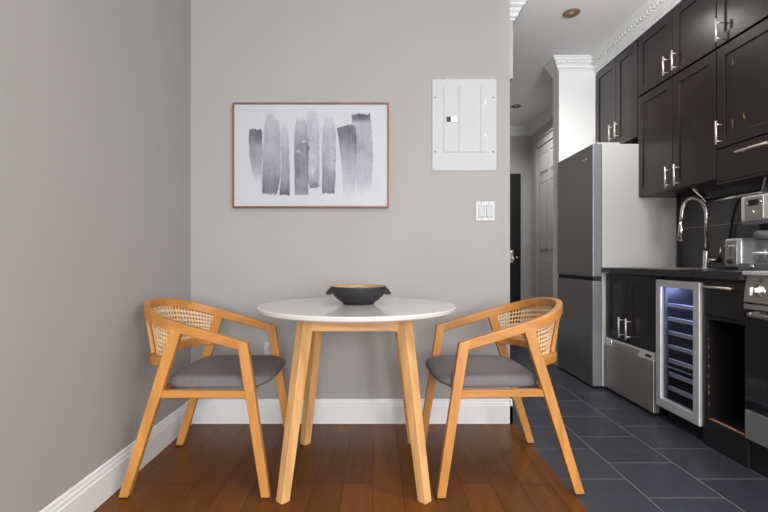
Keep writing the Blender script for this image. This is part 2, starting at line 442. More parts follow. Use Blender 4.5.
# electrical panel
ex0, ex1, ez0, ez1 = .326, .707, 1.494, 2.033
pan = thing('breaker_panel', 'white painted breaker panel cover set in the wall right of the picture', 'electrical panel', ((ex0+ex1)/2, YB, ez0))
f = B().box(ex0, ex1, YB-.008, YB+.004, ez0, ez1, .003)
rr = random.Random(3)
for k in range(22):                                            # ragged paint edge round the cover
    x = ex0+.017*k; f.box(x, min(x+.018, ex1), YB-.003, YB-.0004, ez1-.002, ez1+rr.uniform(.002, .007)); f.box(x, min(x+.018, ex1), YB-.003, YB-.0004, ez0-rr.uniform(.001, .005), ez0+.002)
obj('cover', f, M_panel, pan)
def wx(x): return (x-377)/452*YB
def wz(y): return H+(260-y)/452*YB
f = B()
f.box(wx(443.6), wx(458.4), YB-.013, YB-.007, wz(152.5), wz(87.2), .002); f.box(wx(458.7), wx(480.2), YB-.013, YB-.007, wz(152.5), wz(87.2), .002); f.box(wx(480.5), wx(485.6), YB-.0125, YB-.007, wz(152.5), wz(87.2), .002)
dr = obj('panel_door', f, M_panel, pan)
obj('latch', B().box(wx(450.5), wx(456.5), YB-.018, YB-.012, wz(123), wz(117.5), .0015), M_white, dr)
obj('latch_slot', B().box(wx(446.3), wx(450.3), YB-.0145, YB-.012, wz(122.6), wz(117.2), .001), M_slot, dr)
for y in (103.5, 136.5): obj('hinge', B().box(wx(483.8), wx(485.2), YB-.017, YB-.012, wz(y+2), wz(y-2), .001), M_white, dr)
for x in (435, 493):
    for y in (98, 152): obj('screw', B().lathe([(0, -.011), (.0045, -.0105), (.005, -.008)], (wx(x), YB, wz(y)), 'Y', 12), M_greypl, pan)

def switch(xc, yw, zc, n, w, h, label, facing='-Y'):
    r = thing('light_switch', label, 'light switch', (xc, yw, zc-h/2))
    obj('plate', B().box(xc-w/2, xc+w/2, yw-.006, yw-.0004, zc-h/2, zc+h/2, .002), M_plate, r)
    for k in range(n):
        c = xc+(k-(n-1)/2)*.046
        fr = B()
        for q in ((-.0185, -.0155, -.035, .035), (.0155, .0185, -.035, .035), (-.0185, .0185, -.0365, -.034), (-.0185, .0185, .034, .0365)):
            fr.box(c+q[0], c+q[1], yw-.0068, yw-.0055, zc+q[2], zc+q[3])
        obj('surround', fr, M_seam, r)
        obj('rocker', B().hexa([(c-.0155, yw-.005, zc-.034), (c+.0155, yw-.005, zc-.034), (c+.0155, yw-.005, zc+.034), (c-.0155, yw-.005, zc+.034)],
                               [(c-.0155, yw-.012, zc-.034), (c+.0155, yw-.012, zc-.034), (c+.0155, yw-.007, zc+.034), (c-.0155, yw-.007, zc+.034)], .001), M_panel, r)
        for s in (-1, 1): obj('screw', B().lathe([(0, -.0075), (.003, -.007), (.0032, -.005)], (c, yw, zc+s*h*.42), 'Y', 10), M_greypl, r)
switch(wx(485), YB, wz(211.3), 2, .112, .115, 'white double rocker light switch below the breaker panel')
switch(2.055, YF, 1.215, 1, .075, .12, 'small white light switch on the far hallway wall beside the black door')
# wall outlet
ox, oz = -.632, .421
r = thing('wall_outlet', 'white wall outlet low on the greige wall, half behind the left chair arm', 'outlet', (ox, YB, oz-.058))
obj('plate', B().box(ox-.036, ox+.036, YB-.006, YB-.0004, oz-.058, oz+.058, .002), M_plate, r)
for s in (-1, 1):
    so = obj('socket', B().box(ox-.017, ox+.017, YB-.0085, YB-.005, oz+s*.021-.014, oz+s*.021+.014, .004), M_plate, r)
    sl = B()
    for q in (-.007, .006): sl.box(ox+q, ox+q+.0025, YB-.0092, YB-.008, oz+s*.021-.003, oz+s*.021+.007)
    sl.box(ox-.0025, ox+.0025, YB-.0092, YB-.008, oz+s*.021-.010, oz+s*.021-.006)
    obj('slot', sl, M_slot, so)

# ------------------------------------------------------------------ dining table
TX, TY, TZ = -.093, 2.105, .757
tb = thing('dining_table', 'round white-topped dining table with tapered birch legs between the chairs', 'table', (TX, TY, 0))
R = .455
obj('tabletop', B().lathe([(0, TZ), (R-.004, TZ), (R-.001, TZ-.0015), (R, TZ-.005), (R-.002, TZ-.017), (R-.008, TZ-.022), (0, TZ-.022)], (TX, TY, 0), n=128, smooth=False), M_top, tb)
for sx in (-1, 1):
    for sy in (-1, 1):
        def sq(c, s):
            return [(c[0]+s*a, c[1]+s*b, c[2]) for a, b in ((0, -1), (1, 0), (0, 1), (-1, 0))]
        k = .7071
        lg = B().hexa(sq((TX+sx*.284, TY-.012+sy*.284, 0), .0285), sq((TX+sx*.203, TY-.012+sy*.203, TZ-.022), .036), .003)
        obj('leg', lg, M_birch, tb)
a = .203
for s in (-1, 1):
    obj('apron', B().box(TX-a+.008, TX+a-.008, TY-.012+s*a-.011, TY-.012+s*a+.011, TZ-.089, TZ-.022, .002), M_birch_x, tb)
    obj('apron', B().box(TX+s*a-.011, TX+s*a+.011, TY-.012-a+.008, TY-.012+a-.008, TZ-.089, TZ-.022, .002), M_birch, tb)

# bowl on the table
bx, by, bz = -.088, 2.15, TZ
bw = thing('serving_bowl', 'charcoal serving bowl with tan inside and two side handles on the table', 'bowl', (bx, by, bz))
obj('body', B().lathe([(0, .003), (.066, .003), (.069, 0), (.074, 0), (.075, .008), (.096, .020), (.115, .038), (.127, .060), (.1315, .076), (.133, .083), (.1315, .0845), (.129, .0835)], (bx, by, bz), n=64), M_bowl, bw)
obj('inside', B().lathe([(.1292, .0835), (.125, .070), (.117, .052), (.102, .034), (.080, .021), (.04, .014), (0, .013)], (bx, by, bz), n=64), M_bowl_in, bw)
obj('metal_stud', B().lathe([(0, .004), (.009, .004), (.012, 0)], (bx-.002, by+.124, bz+.074), n=16), M_nickel, bw)
for s in (-1, 1):
    h = B(); n = 9; A = []
    for k in range(n):
        an = (k/(n-1)-.5)*.62
        e = math.cos((k/(n-1)-.5)*PI)**.6
        c, sn = math.cos(an), math.sin(an)
        ring = []
        for (rr_, zz) in ((.127, .079), (.1335+.004*e, .075), (.1335+.014*e, .064), (.1335+.0225*e, .049), (.1335+.0215*e, .046), (.121, .050)):
            ring.append(h.bm.verts.new((bx+s*rr_*c, by+rr_*sn, bz+zz)))
        A.append(ring)
    for k in range(n-1):
        for j in range(6): h.bm.faces.new([A[k][j], A[k][(j+1) % 6], A[k+1][(j+1) % 6], A[k+1][j]])
    h.bm.faces.new(A[0]); h.bm.faces.new(A[-1][::-1])
    obj('handle', h, M_bowl, bw)

# ------------------------------------------------------------------ dining chair (faces +x, origin on the floor)
def make_chair(label):
    r = thing('dining_chair', label, 'chair', (0, 0, 0), 'oak armchairs at the table')
    Wd = .248
    armz = lambda x: .613 + .29*(.2-x) + .012*min(1, max(0, (-.1-x)/.175))**2                            # centre line of the arm rail
    def rearx(z): return -.280 + .212*z/.69
    def frontx(z): return .297 - .095*z/.63
    for s in (-1, 1):
        y = s*Wd
        def q(xc, z, wx_, wy):
            v = s*(Wd+.011*max(0, 1-z/.62))                        # the feet splay a little
            return [(xc-wx_/2, v-wy/2, z), (xc+wx_/2, v-wy/2, z), (xc+wx_/2, v+wy/2, z), (xc-wx_/2, v+wy/2, z)]
        zt = armz(-.075)-.006
        lg = obj('leg', B().hexa(q(rearx(.006), .006, .038, .030), q(rearx(zt), zt, .047, .030), .003), M_oak, r)
        obj('foot_pad', B().box(rearx(0)-.015, rearx(0)+.015, y+s*.011-.011, y+s*.011+.011, 0, .007), M_rubber, lg)
        zt = armz(.19)+.02
        lg = obj('leg', B().hexa(q(frontx(.006), .006, .036, .032),
                 [(p[0], p[1], armz(p[0])+.0200) for p in q(frontx(zt)-.003, zt, .044, .0315)], .003), M_oak, r)
        obj('foot_pad', B().box(frontx(0)-.015, frontx(0)+.015, y+s*.011-.011, y+s*.011+.011, 0, .007), M_rubber, lg)
    # arm and back rail: one bent piece from front leg to front leg
    def upath(x0, a, b, n):
        return [(x0-a*math.cos(t), b*math.sin(t)) for t in [(-.5+k/(n-1))*PI for k in range(n)]]
    U = upath(-.085, .200, Wd, 41)
    pts = [(.198-.055*k, -Wd) for k in range(0, 5)] + U + [(.198-.055*k, Wd) for k in range(4, -1, -1)]
    rail = B().sweep([(x, y, armz(x)) for x, y in pts], .029, .041, rnd=.005)
    obj('arm_rail', rail, M_oak_x, r, smooth=False)
    # lower back rail
    lz = .548
    Lp = upath(rearx(lz)+.012, .143, Wd-.004, 33)
    obj('back_rail', B().sweep([(x, y, lz) for x, y in Lp], .040, .036, rnd=.006), M_oak_x, r)
    # cane panel: real open weave between the two rails
    Up = upath(-.085, .188, Wd-.006, 33); Lc = upath(rearx(lz)+.012, .128, Wd-.006, 33)
    nu, nv = 40, 8
    def surf(u, v):
        f = u*32; i = min(int(f), 31); k = f-i
        a = Vector((Up[i][0]*(1-k)+Up[i+1][0]*k, Up[i][1]*(1-k)+Up[i+1][1]*k, 0)); a.z = armz(a.x)-.012
        c = Vector((Lc[i][0]*(1-k)+Lc[i+1][0]*k, (Lc[i][1]*(1-k)+Lc[i+1][1]*k), lz+.01))
        return a*(1-v)+c*v
    cb = B()
    u0, u1 = .006, .994
    def S(i, j): return surf(u0+(u1-u0)*i/nu, j/nv)
    cache = {}
    def vert(i, j):
        key = (round(i*4), round(j*4))
        if key not in cache: cache[key] = cb.bm.verts.new(S(i, j))
        return cache[key]
    g = .23; h2 = .10
    for i in range(nu):
        for j in range(nv):
            o8 = [vert(i, j), vert(i+.5, j), vert(i+1, j), vert(i+1, j+.5), vert(i+1, j+1), vert(i+.5, j+1), vert(i, j+1), vert(i, j+.5)]
            a = .5-.36
            i8 = [cb.bm.verts.new(S(i+p, j+q_)) for p, q_ in ((.23, .23), (.5, a), (.77, .23), (1-a, .5), (.77, .77), (.5, 1-a), (.23, .77), (a, .5))]
            for k in range(8): cb.bm.faces.new([o8[k], o8[(k+1) % 8], i8[(k+1) % 8], i8[k]])
    cane = obj('cane_panel', cb, M_cane, r)
    md = cane.modifiers.new('thick', 'SOLIDIFY'); md.thickness = .0014; md.offset = 0
    # slat at the back, outside the cane, and one along each rear leg
    for t_ in (-.6, .6):
        def ring(x0, a, b, z, d0, d1):
            o_ = []
            for dt, d in ((-.062, d1), (.062, d1), (.062, d0), (-.062, d0)):
                o_.append((x0-(a+d)*math.cos(t_+dt), (b+d)*math.sin(t_+dt), z if z else armz(x0-(a+d)*math.cos(t_+dt))-.004))
            return o_
        obj('back_post', B().hexa(ring(rearx(lz)+.012, .143, Wd-.004, lz+.006, -.007, .010), ring(-.085, .200, Wd, None, -.005, .010), .002), M_oak, r)
    # seat frame
    sf = B()
    for s in (-1, 1): sf.box(rearx(.42)+.01, frontx(.42)-.01, s*Wd-.012, s*Wd+.012, .404, .434, .002)
    sf.box(frontx(.4)-.045, frontx(.4)-.02, -Wd+.012, Wd-.012, .394, .431, .002)
    sf.box(rearx(.4)-.004, rearx(.4)+.022, -Wd+.012, Wd-.012, .395, .430, .002)
    obj('seat_frame', sf, M_oak_x, r)
    # upholstered seat
    sb = B(); n = 84
    # levels: (overall growth, extra inset of the front edge, z): the front rolls under
    lev = [(-.014, .034, .4325), (-.003, .023, .4345), (.001, .011, .441), (.002, .002, .450), (.001, .0, .459), (-.003, .003, .468), (-.010, .008, .475), (-.022, .012, .480), (-.05, .012, .483), (-.10, 0, .485), (-.16, 0, .486)]
    def outline(k, grow, front):
        t = 2*PI*k/n; c, s_ = math.cos(t), math.sin(t); e = 2/(5.5 if c > 0 else 7)
        x = math.copysign(abs(c)**e, c); y = math.copysign(abs(s_)**e, s_)
        X = .075+x*(.215+grow); Y = y*(.2275+grow*.9)
        if x > 0: X += .010*(1-y*y)-front*x*x; Y *= 1-front*.8*x*x
        else: Y *= 1-.05*x*x
        return X, Y
    rings = [[sb.bm.verts.new((*outline(k, gw, fr), z)) for k in range(n)] for gw, fr, z in lev]
    for i in range(len(lev)-1):
        for k in range(n): sb.bm.faces.new([rings[i][k], rings[i][(k+1) % n], rings[i+1][(k+1) % n], rings[i+1][k]])
    sb.bm.faces.new(rings[0][::-1]); sb.bm.faces.new(rings[-1])
    obj('seat', sb, M_fabric, r, smooth=True)
    return r
c1 = make_chair('oak armchair with cane back and grey seat, against the left wall')
c2 = dup(c1)
c1.location = (-.747, 2.097, 0); c1.rotation_euler = (0, 0, 0)
c2['label'] = 'oak armchair with cane back and grey seat, at the edge of the dark kitchen tiles'
c2.location = (.541, 2.108, 0); c2.rotation_euler = (0, 0, PI+math.radians(2.9))

# ------------------------------------------------------------------ kitchen helpers (fronts face -x)
def shaker(xf, y0, y1, z0, z1, st=.058, t=.02):
    b = B()
    b.box(xf+.008, xf+t, y0+st-.003, y1-st+.003, z0+st-.003, z1-st+.003)
    b.box(xf, xf+t, y0, y0+st, z0, z1, .0015, 1); b.box(xf, xf+t, y1-st, y1, z0, z1, .0015, 1)
    b.box(xf, xf+t, y0+st, y1-st, z0, z0+st, .0015, 1); b.box(xf, xf+t, y0+st, y1-st, z1-st, z1, .0015, 1)
    return b
def bar_v(xf, y, z0, z1):
    b = B().tube([(xf-.034, y, z0), (xf-.034, y, z1)], .0058, 12)
    for z in (z0+.02, z1-.02): b.tube([(xf-.034, y, z), (xf+.001, y, z)], .004, 8)
    return b
def bar_h(xf, z, y0, y1):
    b = B().tube([(xf-.034, y0, z), (xf-.034, y1, z)], .0058, 12)
    for y in (y0+.02, y1-.02): b.tube([(xf-.034, y, z), (xf+.001, y, z)], .004, 8)
    return b
XU, XBF = 1.965, 1.715
def wallcab(label, y0, y1, z0, z1, splits, handles):
    r = thing('wall_cabinet', label, 'kitchen cabinet', (XU+.16, (y0+y1)/2, z0), 'espresso wall cabinets')
    obj('carcass', B().box(XU+.02, XR-.002, y0+.001, y1-.001, z0, z1, .001, 1), M_cab, r)
    ed = [y0]+splits+[y1]
    for k in range(len(ed)-1):
        d = obj('door', shaker(XU, ed[k]+.0025, ed[k+1]-.0025, z0+.003, z1-.003), M_cab, r)
        hy, h0, h1 = handles[k]
        obj('handle', bar_v(XU, hy, h0, h1), M_nickel, d)
    return r
wallcab('short dark two-door wall cabinet above the refrigerator', 3.412, 4.066, 1.895, 2.63, [3.72], [(3.675, 1.955, 2.09), (3.765, 1.955, 2.09)])
wallcab('low dark two-door wall cabinet in the top row above the sink', 2.622, 3.408, 2.192, 2.63, [3.005], [(2.96, 2.208, 2.338), (3.05, 2.208, 2.338)])
wallcab('tall dark two-door wall cabinet directly above the faucet', 2.622, 3.408, 1.433, 2.184, [3.005], [(2.94, 1.447, 1.588), (3.03, 1.447, 1.588)])
wallcab('dark single-door wall cabinet in the top right corner', 2.19, 2.618, 2.192, 2.63, [], [(2.575, 2.208, 2.338)])
r = thing('wall_cabinet', 'dark single-door wall cabinet with a drawer below, above the coffee maker', 'kitchen cabinet', (XU+.16, 2.4, 1.40), 'espresso wall cabinets')
obj('carcass', B().box(XU+.02, XR-.002, 2.191, 2.617, 1.41, 2.184, .001, 1), M_cab, r)
d = obj('door', shaker(XU, 2.1925, 2.6155, 1.607, 2.181), M_cab, r)
obj('handle', bar_v(XU, 2.575, 1.622, 1.757), M_nickel, d)
for (y, z0, z1) in ((2.505, 2.045, 2.075), (2.505, 1.70, 1.745), (2.432, 1.725, 1.757), (2.424, 1.722, 1.738)):
    tag(obj('chipped_spot', B().box(XU+.006, XU+.009, y-.001, y+.001, z0, z1), M_raw, d), 'pale chip in the dark door')
d = obj('drawer', B().box(XU, XU+.02, 2.1925, 2.6155, 1.413, 1.598, .002), M_cab, r)
obj('handle', bar_h(XU, 1.548, 2.24, 2.44), M_nickel, d)
obj('bottom_rail', B().box(XU+.001, XU+.03, 2.1925, 2.6155, 1.398, 1.411), M_cab, r)

# backsplash and countertop
struct('wall_backsplash', B().box(XR-.012, XR-.0005, 1.3, 3.395, .905, 1.435), M_splash)
ct = B()
sx0, sx1, sy0, sy1 = 1.78, 2.10, 2.80, 3.28
for q in ((1.685, sx0, 2.093, 3.388), (sx1, XR-.013, 2.093, 3.388), (sx0, sx1, 2.093, sy0), (sx0, sx1, sy1, 3.388)):
    ct.box(q[0], q[1], q[2], q[3], .872, .909)
tag(obj('countertop', ct, M_counter, origin=(1.97, 2.75, .872)), 'glossy black stone countertop between refrigerator and range', 'countertop')
sk = thing('kitchen_sink', 'stainless undermount sink sunk in the black countertop', 'sink', (1.94, 3.04, .72))
s = B()
for q in ((sx0+.001, sx0+.006, sy0+.001, sy1-.001), (sx1-.006, sx1-.001, sy0+.001, sy1-.001), (sx0+.006, sx1-.006, sy0+.001, sy0+.006), (sx0+.006, sx1-.006, sy1-.006, sy1-.001)):
    s.box(q[0], q[1], q[2], q[3], .74, .912)
s.box(sx0+.001, sx1-.001, sy0+.001, sy1-.001, .735, .74)
obj('basin', s, M_steel, sk)
obj('drain', B().lathe([(.04, .7405), (.04, .743), (.028, .743), (.02, .7415), (0, .7415)], (1.94, 3.04, 0), n=28), M_chrome, sk)

# faucet
fx, fy = 2.175, 2.985
fa = thing('faucet', 'tall chrome gooseneck spring faucet behind the kitchen sink', 'faucet', (fx, fy, .909))
obj('base', B().lathe([(.028, .909), (.028, .914), (.02, .918), (.018, 1.02), (.016, 1.025)], (fx, fy, 0), n=28), M_chrome, fa)
arc = [(fx, fy, 1.02), (fx, fy, 1.27)] + [(fx-.08+.08*math.cos(t), fy, 1.27+.105*math.sin(t)) for t in [k*PI/18 for k in range(1, 18)]] + [(fx-.16, fy, 1.27), (fx-.165, fy, 1.20)]
obj('spout', B().tube(arc, .0105, 14), M_chrome, fa)
# spring coil around the spout
co = []; P = [Vector(p) for p in arc]
for i in range(1, len(P)-1):
    for k in range(10):
        f = k/10; p = P[i]*(1-f)+P[i+1]*f; tg = (P[i+1]-P[i]).normalized(); sd = Vector((0, 1, 0)); up = tg.cross(sd).normalized()
        an = (i*10+k)*2*PI/5
        co.append(p+sd*.013*math.cos(an)+up*.013*math.sin(an))
obj('spring', B().tube(co, .0022, 6), M_chrome, fa)
obj('spray_head', B().tube([(fx-.164, fy, 1.215), (fx-.166, fy, 1.17), (fx-.172, fy, 1.09)], lambda t: .014+.003*t, 16), M_chrome, fa)
obj('spray_tip', B().tube([(fx-.172, fy, 1.09), (fx-.173, fy, 1.078)], .0165, 16), M_rubber, fa)
obj('valve', B().tube([(fx, fy, .965), (fx+.035, fy-.045, .965)], .015, 16), M_chrome, fa)
lv = obj('lever', B().tube([(fx+.045, fy-.055, .972), (fx+.047, fy-.066, 1.06)], .0055, 10), M_chrome, fa)
obj('lever_hub', B().lathe([(0, -.019), (.013, -.014), (.018, -.004), (.018, .004), (.013, .014), (0, .019)], (fx+.043, fy-.055, .965), n=20), M_rubber, fa)

# lamp under the wall cabinets with its cord
lm = thing('under_cabinet_lamp', 'slim chrome under-cabinet lamp hanging on curved brackets over the counter', 'lamp', (2.10, 2.70, 1.34))
obj('tube', B().tube([(2.10, 2.86, 1.338), (2.10, 2.62, 1.337), (2.10, 2.45, 1.335)], .012, 14), M_chrome, lm)
obj('shade', B().prism([(-.03, .015), (.05, .02), (.055, .028), (-.03, .03)], 2.46, 2.86, lambda u, v, a: (2.10+u, a, 1.335+v)), M_black, lm)
for y0, y1 in ((2.955, 2.865), (2.40, 2.45)):
    obj('bracket', B().sweep([(2.08, y0, 1.4325 if y0 > 2.6 else 1.4095), (2.085, y0+(y1-y0)*.25, 1.41 if y0 > 2.6 else 1.395), (2.095, y0+(y1-y0)*.7, 1.37), (2.10, y1, 1.335)], .032, .009, up=Vector((0, 1, .2))), M_chrome, lm)
obj('end_cap', B().lathe([(0, -.012), (.016, -.01), (.016, .01), (0, .012)], (2.10, 2.868, 1.337), 'Y', 18), M_rubber, lm)
cd = [(2.105, 2.60, 1.330), (2.14, 2.66, 1.328), (2.19, 2.75, 1.31), (2.235, 2.83, 1.26), (2.252, 2.87, 1.19), (2.255, 2.89, 1.08), (2.255, 2.90, .96), (2.25, 2.89, .917)]
def smooth_path(p, n=6):
    P = [Vector(q) for q in p]; o = []
    for i in range(len(P)-1):
        a, b, c, d_ = P[max(i-1, 0)], P[i], P[i+1], P[min(i+2, len(P)-1)]
        for k in range(n):
            t_ = k/n; o.append(.5*((2*b)+(c-a)*t_+(2*a-5*b+4*c-d_)*t_*t_+(3*b-a-3*c+d_)*t_**3))
    o.append(P[-1]); return o
obj('cord', B().tube(smooth_path(cd), .007, 8), M_rubber, lm)

# toaster
tx0, tx1, ty0, ty1 = 2.03, 2.24, 2.53, 2.65
to = thing('toaster', 'small stainless toaster on the counter between faucet and coffee maker', 'toaster', ((tx0+tx1)/2, (ty0+ty1)/2, .909))
obj('body', B().box(tx0+.006, tx1, ty0, ty1, .925, 1.088, .014, 4), M_lsteel, to)
obj('front_panel', B().box(tx0, tx0+.012, ty0+.022, ty1-.012, .935, 1.078, .004), M_steel, to)
obj('lever_slot', B().box(tx0-.001, tx0+.004, ty0+.066, ty0+.071, .985, 1.06), M_slot, to)
obj('lever', B().box(tx0-.022, tx0+.001, ty0+.050, ty0+.088, 1.040, 1.052, .003), M_chrome, to)
obj('knob', B().lathe([(0, -.016), (.013, -.014), (.015, 0)], (tx0, ty0+.066, .957), 'X', 20), M_rubber, to)
obj('base', B().box(tx0+.004, tx1-.004, ty0+.004, ty1-.004, .909, .926, .003), M_rubber, to)
sl = B()
for y in (ty0+.035, ty0+.072): sl.box(tx0+.04, tx1-.03, y, y+.016, 1.083, 1.0885)
obj('bread_slots', sl, M_slot, to)

# coffee maker
kx, ky0, ky1 = 1.95, 2.235, 2.425
km = thing('coffee_maker', 'stainless drip coffee maker with glass carafe next to the range', 'coffee maker', (kx+.12, (ky0+ky1)/2, .909))
obj('base', B().box(kx-.005, kx+.24, ky0, ky1+.01, .909, .948, .006), M_greypl, km)
obj('column', B().box(kx+.155, kx+.24, ky0+.004, ky1-.004, .948, 1.17, .006), M_black, km)
hdm = obj('head', B().box(kx, kx+.24, ky0, ky1, 1.170, 1.300, .010, 3), M_lsteel, km)
obj('control_panel', B().box(kx-.003, kx+.004, ky0+.045, ky1-.03, 1.178, 1.292, .002), M_steel, hdm)
obj('display', B().box(kx-.005, kx-.002, ky0+.07, ky1-.055, 1.247, 1.278, .001), M_display, hdm)
for y in (ky0+.058, ky1-.045):
    obj('button', B().lathe([(0, -.006), (.005, -.005), (.006, 0)], (kx-.003, y, 1.262), 'X', 12), M_chrome, hdm)
obj('button', B().lathe([(0, -.007), (.007, -.006), (.008, 0)], (kx-.003, ky0+.105, 1.215), 'X', 14), M_chrome, hdm)
obj('lower_band', B().box(kx+.006, kx+.22, ky0+.006, ky1-.006, 1.150, 1.171, .003), M_greypl, hdm)
kcx, kcy = kx+.078, (ky0+ky1)/2
obj('filter_basket', B().lathe([(.03, 1.118), (.045, 1.125), (.055, 1.150)], (kcx, kcy, 0), n=28), M_black, km)
ca = obj('carafe', B().lathe([(0, .951), (.058, .951), (.066, .965), (.070, 1.0), (.066, 1.05), (.060, 1.085), (.061, 1.10)], (kcx, kcy, 0), n=40), M_glass, km)
obj('collar', B().lathe([(.0605, 1.072), (.064, 1.072), (.065, 1.112), (.050, 1.118), (0, 1.118)], (kcx, kcy, 0), n=40), M_greypl, ca)
obj('carafe_band', B().lathe([(.0715, .995), (.073, .995), (.0725, 1.006), (.071, 1.006)], (kcx, kcy, 0), n=40), M_lsteel, ca)
obj('carafe_handle', B().sweep([(kcx-.012, kcy-.062, 1.09), (kcx-.022, kcy-.095, 1.085), (kcx-.026, kcy-.105, 1.04), (kcx-.022, kcy-.097, .985), (kcx-.014, kcy-.070, .98)], .016, .012, up=Vector((1, 0, 0))), M_black, ca)
obj('power_button', B().lathe([(0, -.005), (.012, -.004), (.013, 0)], (kx-.005, ky0+.11, .930), 'X', 18), M_chrome, km)

# refrigerator
y0, y1 = 3.395, 4.058
fr = thing('refrigerator', 'tall two-door refrigerator with dark stainless doors and pale grey side', 'refrigerator', (1.95, (y0+y1)/2, 0))
obj('body', B().box(1.690, 2.25, y0, y1, .014, 1.838, .004), M_fside, fr)
for za, zb, nm in ((.838, 1.838, 'upper'), (.014, .808, 'lower')):
    d = obj('door', B().box(1.620, 1.686, y0, y1, za, zb, .006, 3), M_fsteel, fr)
    obj('side_edge', B().box(1.629, 1.683, y0-.0015, y0+.003, za+.006, zb-.006), M_fgrey, d)
obj('handle_recess', B().box(1.630, 1.690, y0+.004, y1-.004, .806, .840), M_slot, fr)
obj('hinge_cover', B().box(1.66, 1.83, y0+.01, y0+.10, 1.838, 1.851, .003), M_fside, fr)
obj('hinge_cover', B().box(1.66, 1.76, y1-.1, y1-.01, 1.838, 1.851, .003), M_fside, fr)
obj('kickplate', B().box(1.72, 2.2, y0+.03, y1-.03, 0, .016), M_black, fr)
obj('badge', B().box(1.618, 1.6205, y0+.10, y0+.17, 1.742, 1.750, .0005), M_lsteel, fr)

# sink cabinet and drawer dishwasher
y0, y1 = 2.768, 3.384
r = thing('base_cabinet', 'dark two-door base cabinet below the sink, above the steel dishwasher', 'kitchen cabinet', (2.0, 3.07, .395), 'espresso base cabinets')
cb = B()
cb.box(XBF+.02, 2.262, y0, y0+.018, .395, .871); cb.box(XBF+.02, 2.262, y1-.018, y1, .395, .871); cb.box(XBF+.02, 2.262, y0+.018, y1-.018, .395, .41); cb.box(2.25, 2.262, y0+.018, y1-.018, .41, .871); cb.box(XBF+.02, XBF+.04, y0+.018, y1-.018, .845, .871)
obj('carcass', cb, M_base, r)
d = obj('door', shaker(XBF, y0+.003, 3.0975, .400, .862), M_base, r); obj('handle', bar_v(XBF, 3.055, .425, .568), M_nickel, d)
d = obj('door', shaker(XBF, 3.1025, y1-.003, .400, .862), M_base, r); obj('handle', bar_v(XBF, 3.145, .425, .568), M_nickel, d)
dw = thing('dishwasher', 'stainless single-drawer dishwasher low under the sink cabinet', 'dishwasher', (2.0, 3.07, 0))
obj('body', B().box(1.735, 2.25, y0+.008, y1-.008, .022, .388), M_black, dw)
dd = obj('drawer_front', B().box(1.700, 1.735, y0+.012, y1-.010, .022, .335, .004), M_steel, dw)
obj('badge', B().box(1.6985, 1.7005, y0+.06, y0+.085, .055, .060), M_chrome, dd)
f = B().hexa([(1.702, y0+.012, .337), (1.735, y0+.012, .337), (1.735, y1-.010, .337), (1.702, y1-.010, .337)], [(1.712, y0+.012, .390), (1.735, y0+.012, .390), (1.735, y1-.010, .390), (1.712, y1-.010, .390)], .003)
cp = obj('control_strip', f, M_lsteel, dw)
obj('finger_pull', B().hexa([(1.699, y0+.19, .340), (1.712, y0+.19, .340), (1.712, y1-.13, .340), (1.699, y1-.13, .340)], [(1.7075, y0+.17, .378), (1.722, y0+.17, .378), (1.722, y1-.11, .378), (1.7075, y1-.11, .378)], .002), M_steel, cp)
obj('power_button', B().lathe([(0, -.004), (.011, -.003), (.012, .004)], (1.704, y1-.09, .363), 'X', 18), M_chrome, cp)
obj('display', B().box(1.7035, 1.708, y0+.045, y0+.10, .355, .371), M_display, cp)
obj('feet', B().box(1.76, 2.2, y0+.03, y1-.03, 0, .023), M_black, dw)

# wine cooler
y0, y1 = 2.386, 2.758
wc = thing('wine_cooler', 'narrow steel-framed wine cooler with glass door and blue light inside', 'wine cooler', (2.0, 2.57, 0))
c = B(); xa, xb = 1.742, 2.24; w = .018
c.box(xa, xb, y0+.004, y0+.004+w, .085, .848); c.box(xa, xb, y1-.004-w, y1-.004, .085, .848); c.box(xa, xb, y0+.004+w, y1-.004-w, .085, .103); c.box(xa, xb, y0+.004+w, y1-.004-w, .83, .848); c.box(xb-.02, xb, y0+.02, y1-.02, .103, .83)
obj('body', c, M_black, wc)
dr = B(); x0_, x1_ = 1.700, 1.739; s_ = .048
dr.box(x0_, x1_, y0, y0+s_, .085, .847, .004); dr.box(x0_, x1_, y1-s_, y1, .085, .847, .004); dr.box(x0_, x1_, y0+s_-.004, y1-s_+.004, .085, .140, .004); dr.box(x0_, x1_, y0+s_-.004, y1-s_+.004, .805, .847, .004)
df = obj('door_frame', dr, M_lsteel, wc)
obj('glass', B().box(1.716, 1.720, y0+s_-.004, y1-s_+.004, .138, .807), M_pane, df)
for y in (y0+s_+.004, y1-s_-.012): obj('gasket', B().box(1.7205, 1.738, y, y+.008, .141, .804), M_greypl, df)
for k in range(7):
    z = .195+k*.083
    rk = B()
    for q in range(7): rk.tube([(1.77, y0+.04+q*.0485, z), (2.2, y0+.04+q*.0485, z)], .0025, 6)
    s = obj('shelf', rk, M_slot, wc)
    obj('shelf_front', B().box(1.757, 1.775, y0+.028, y1-.028, z-.010, z+.012, .002), M_coffee, s)
obj('light_strip', B().box(1.79, 1.83, y0+.09, y1-.09, .800, .8295, .006), M_lamp, wc)
tg = B().box(1.775, 2.24, y0+.01, y1-.01, 0, .084)
for k in range(5): tg.box(1.765, 1.776, y0+.03, y1-.03, .012+k*.014, .020+k*.014)
obj('toe_grille', tg, M_black, wc)
obj('top_gap_panel', B().box(1.75, 2.24, y0+.002, y1-.002, .849, .871), M_black, wc)

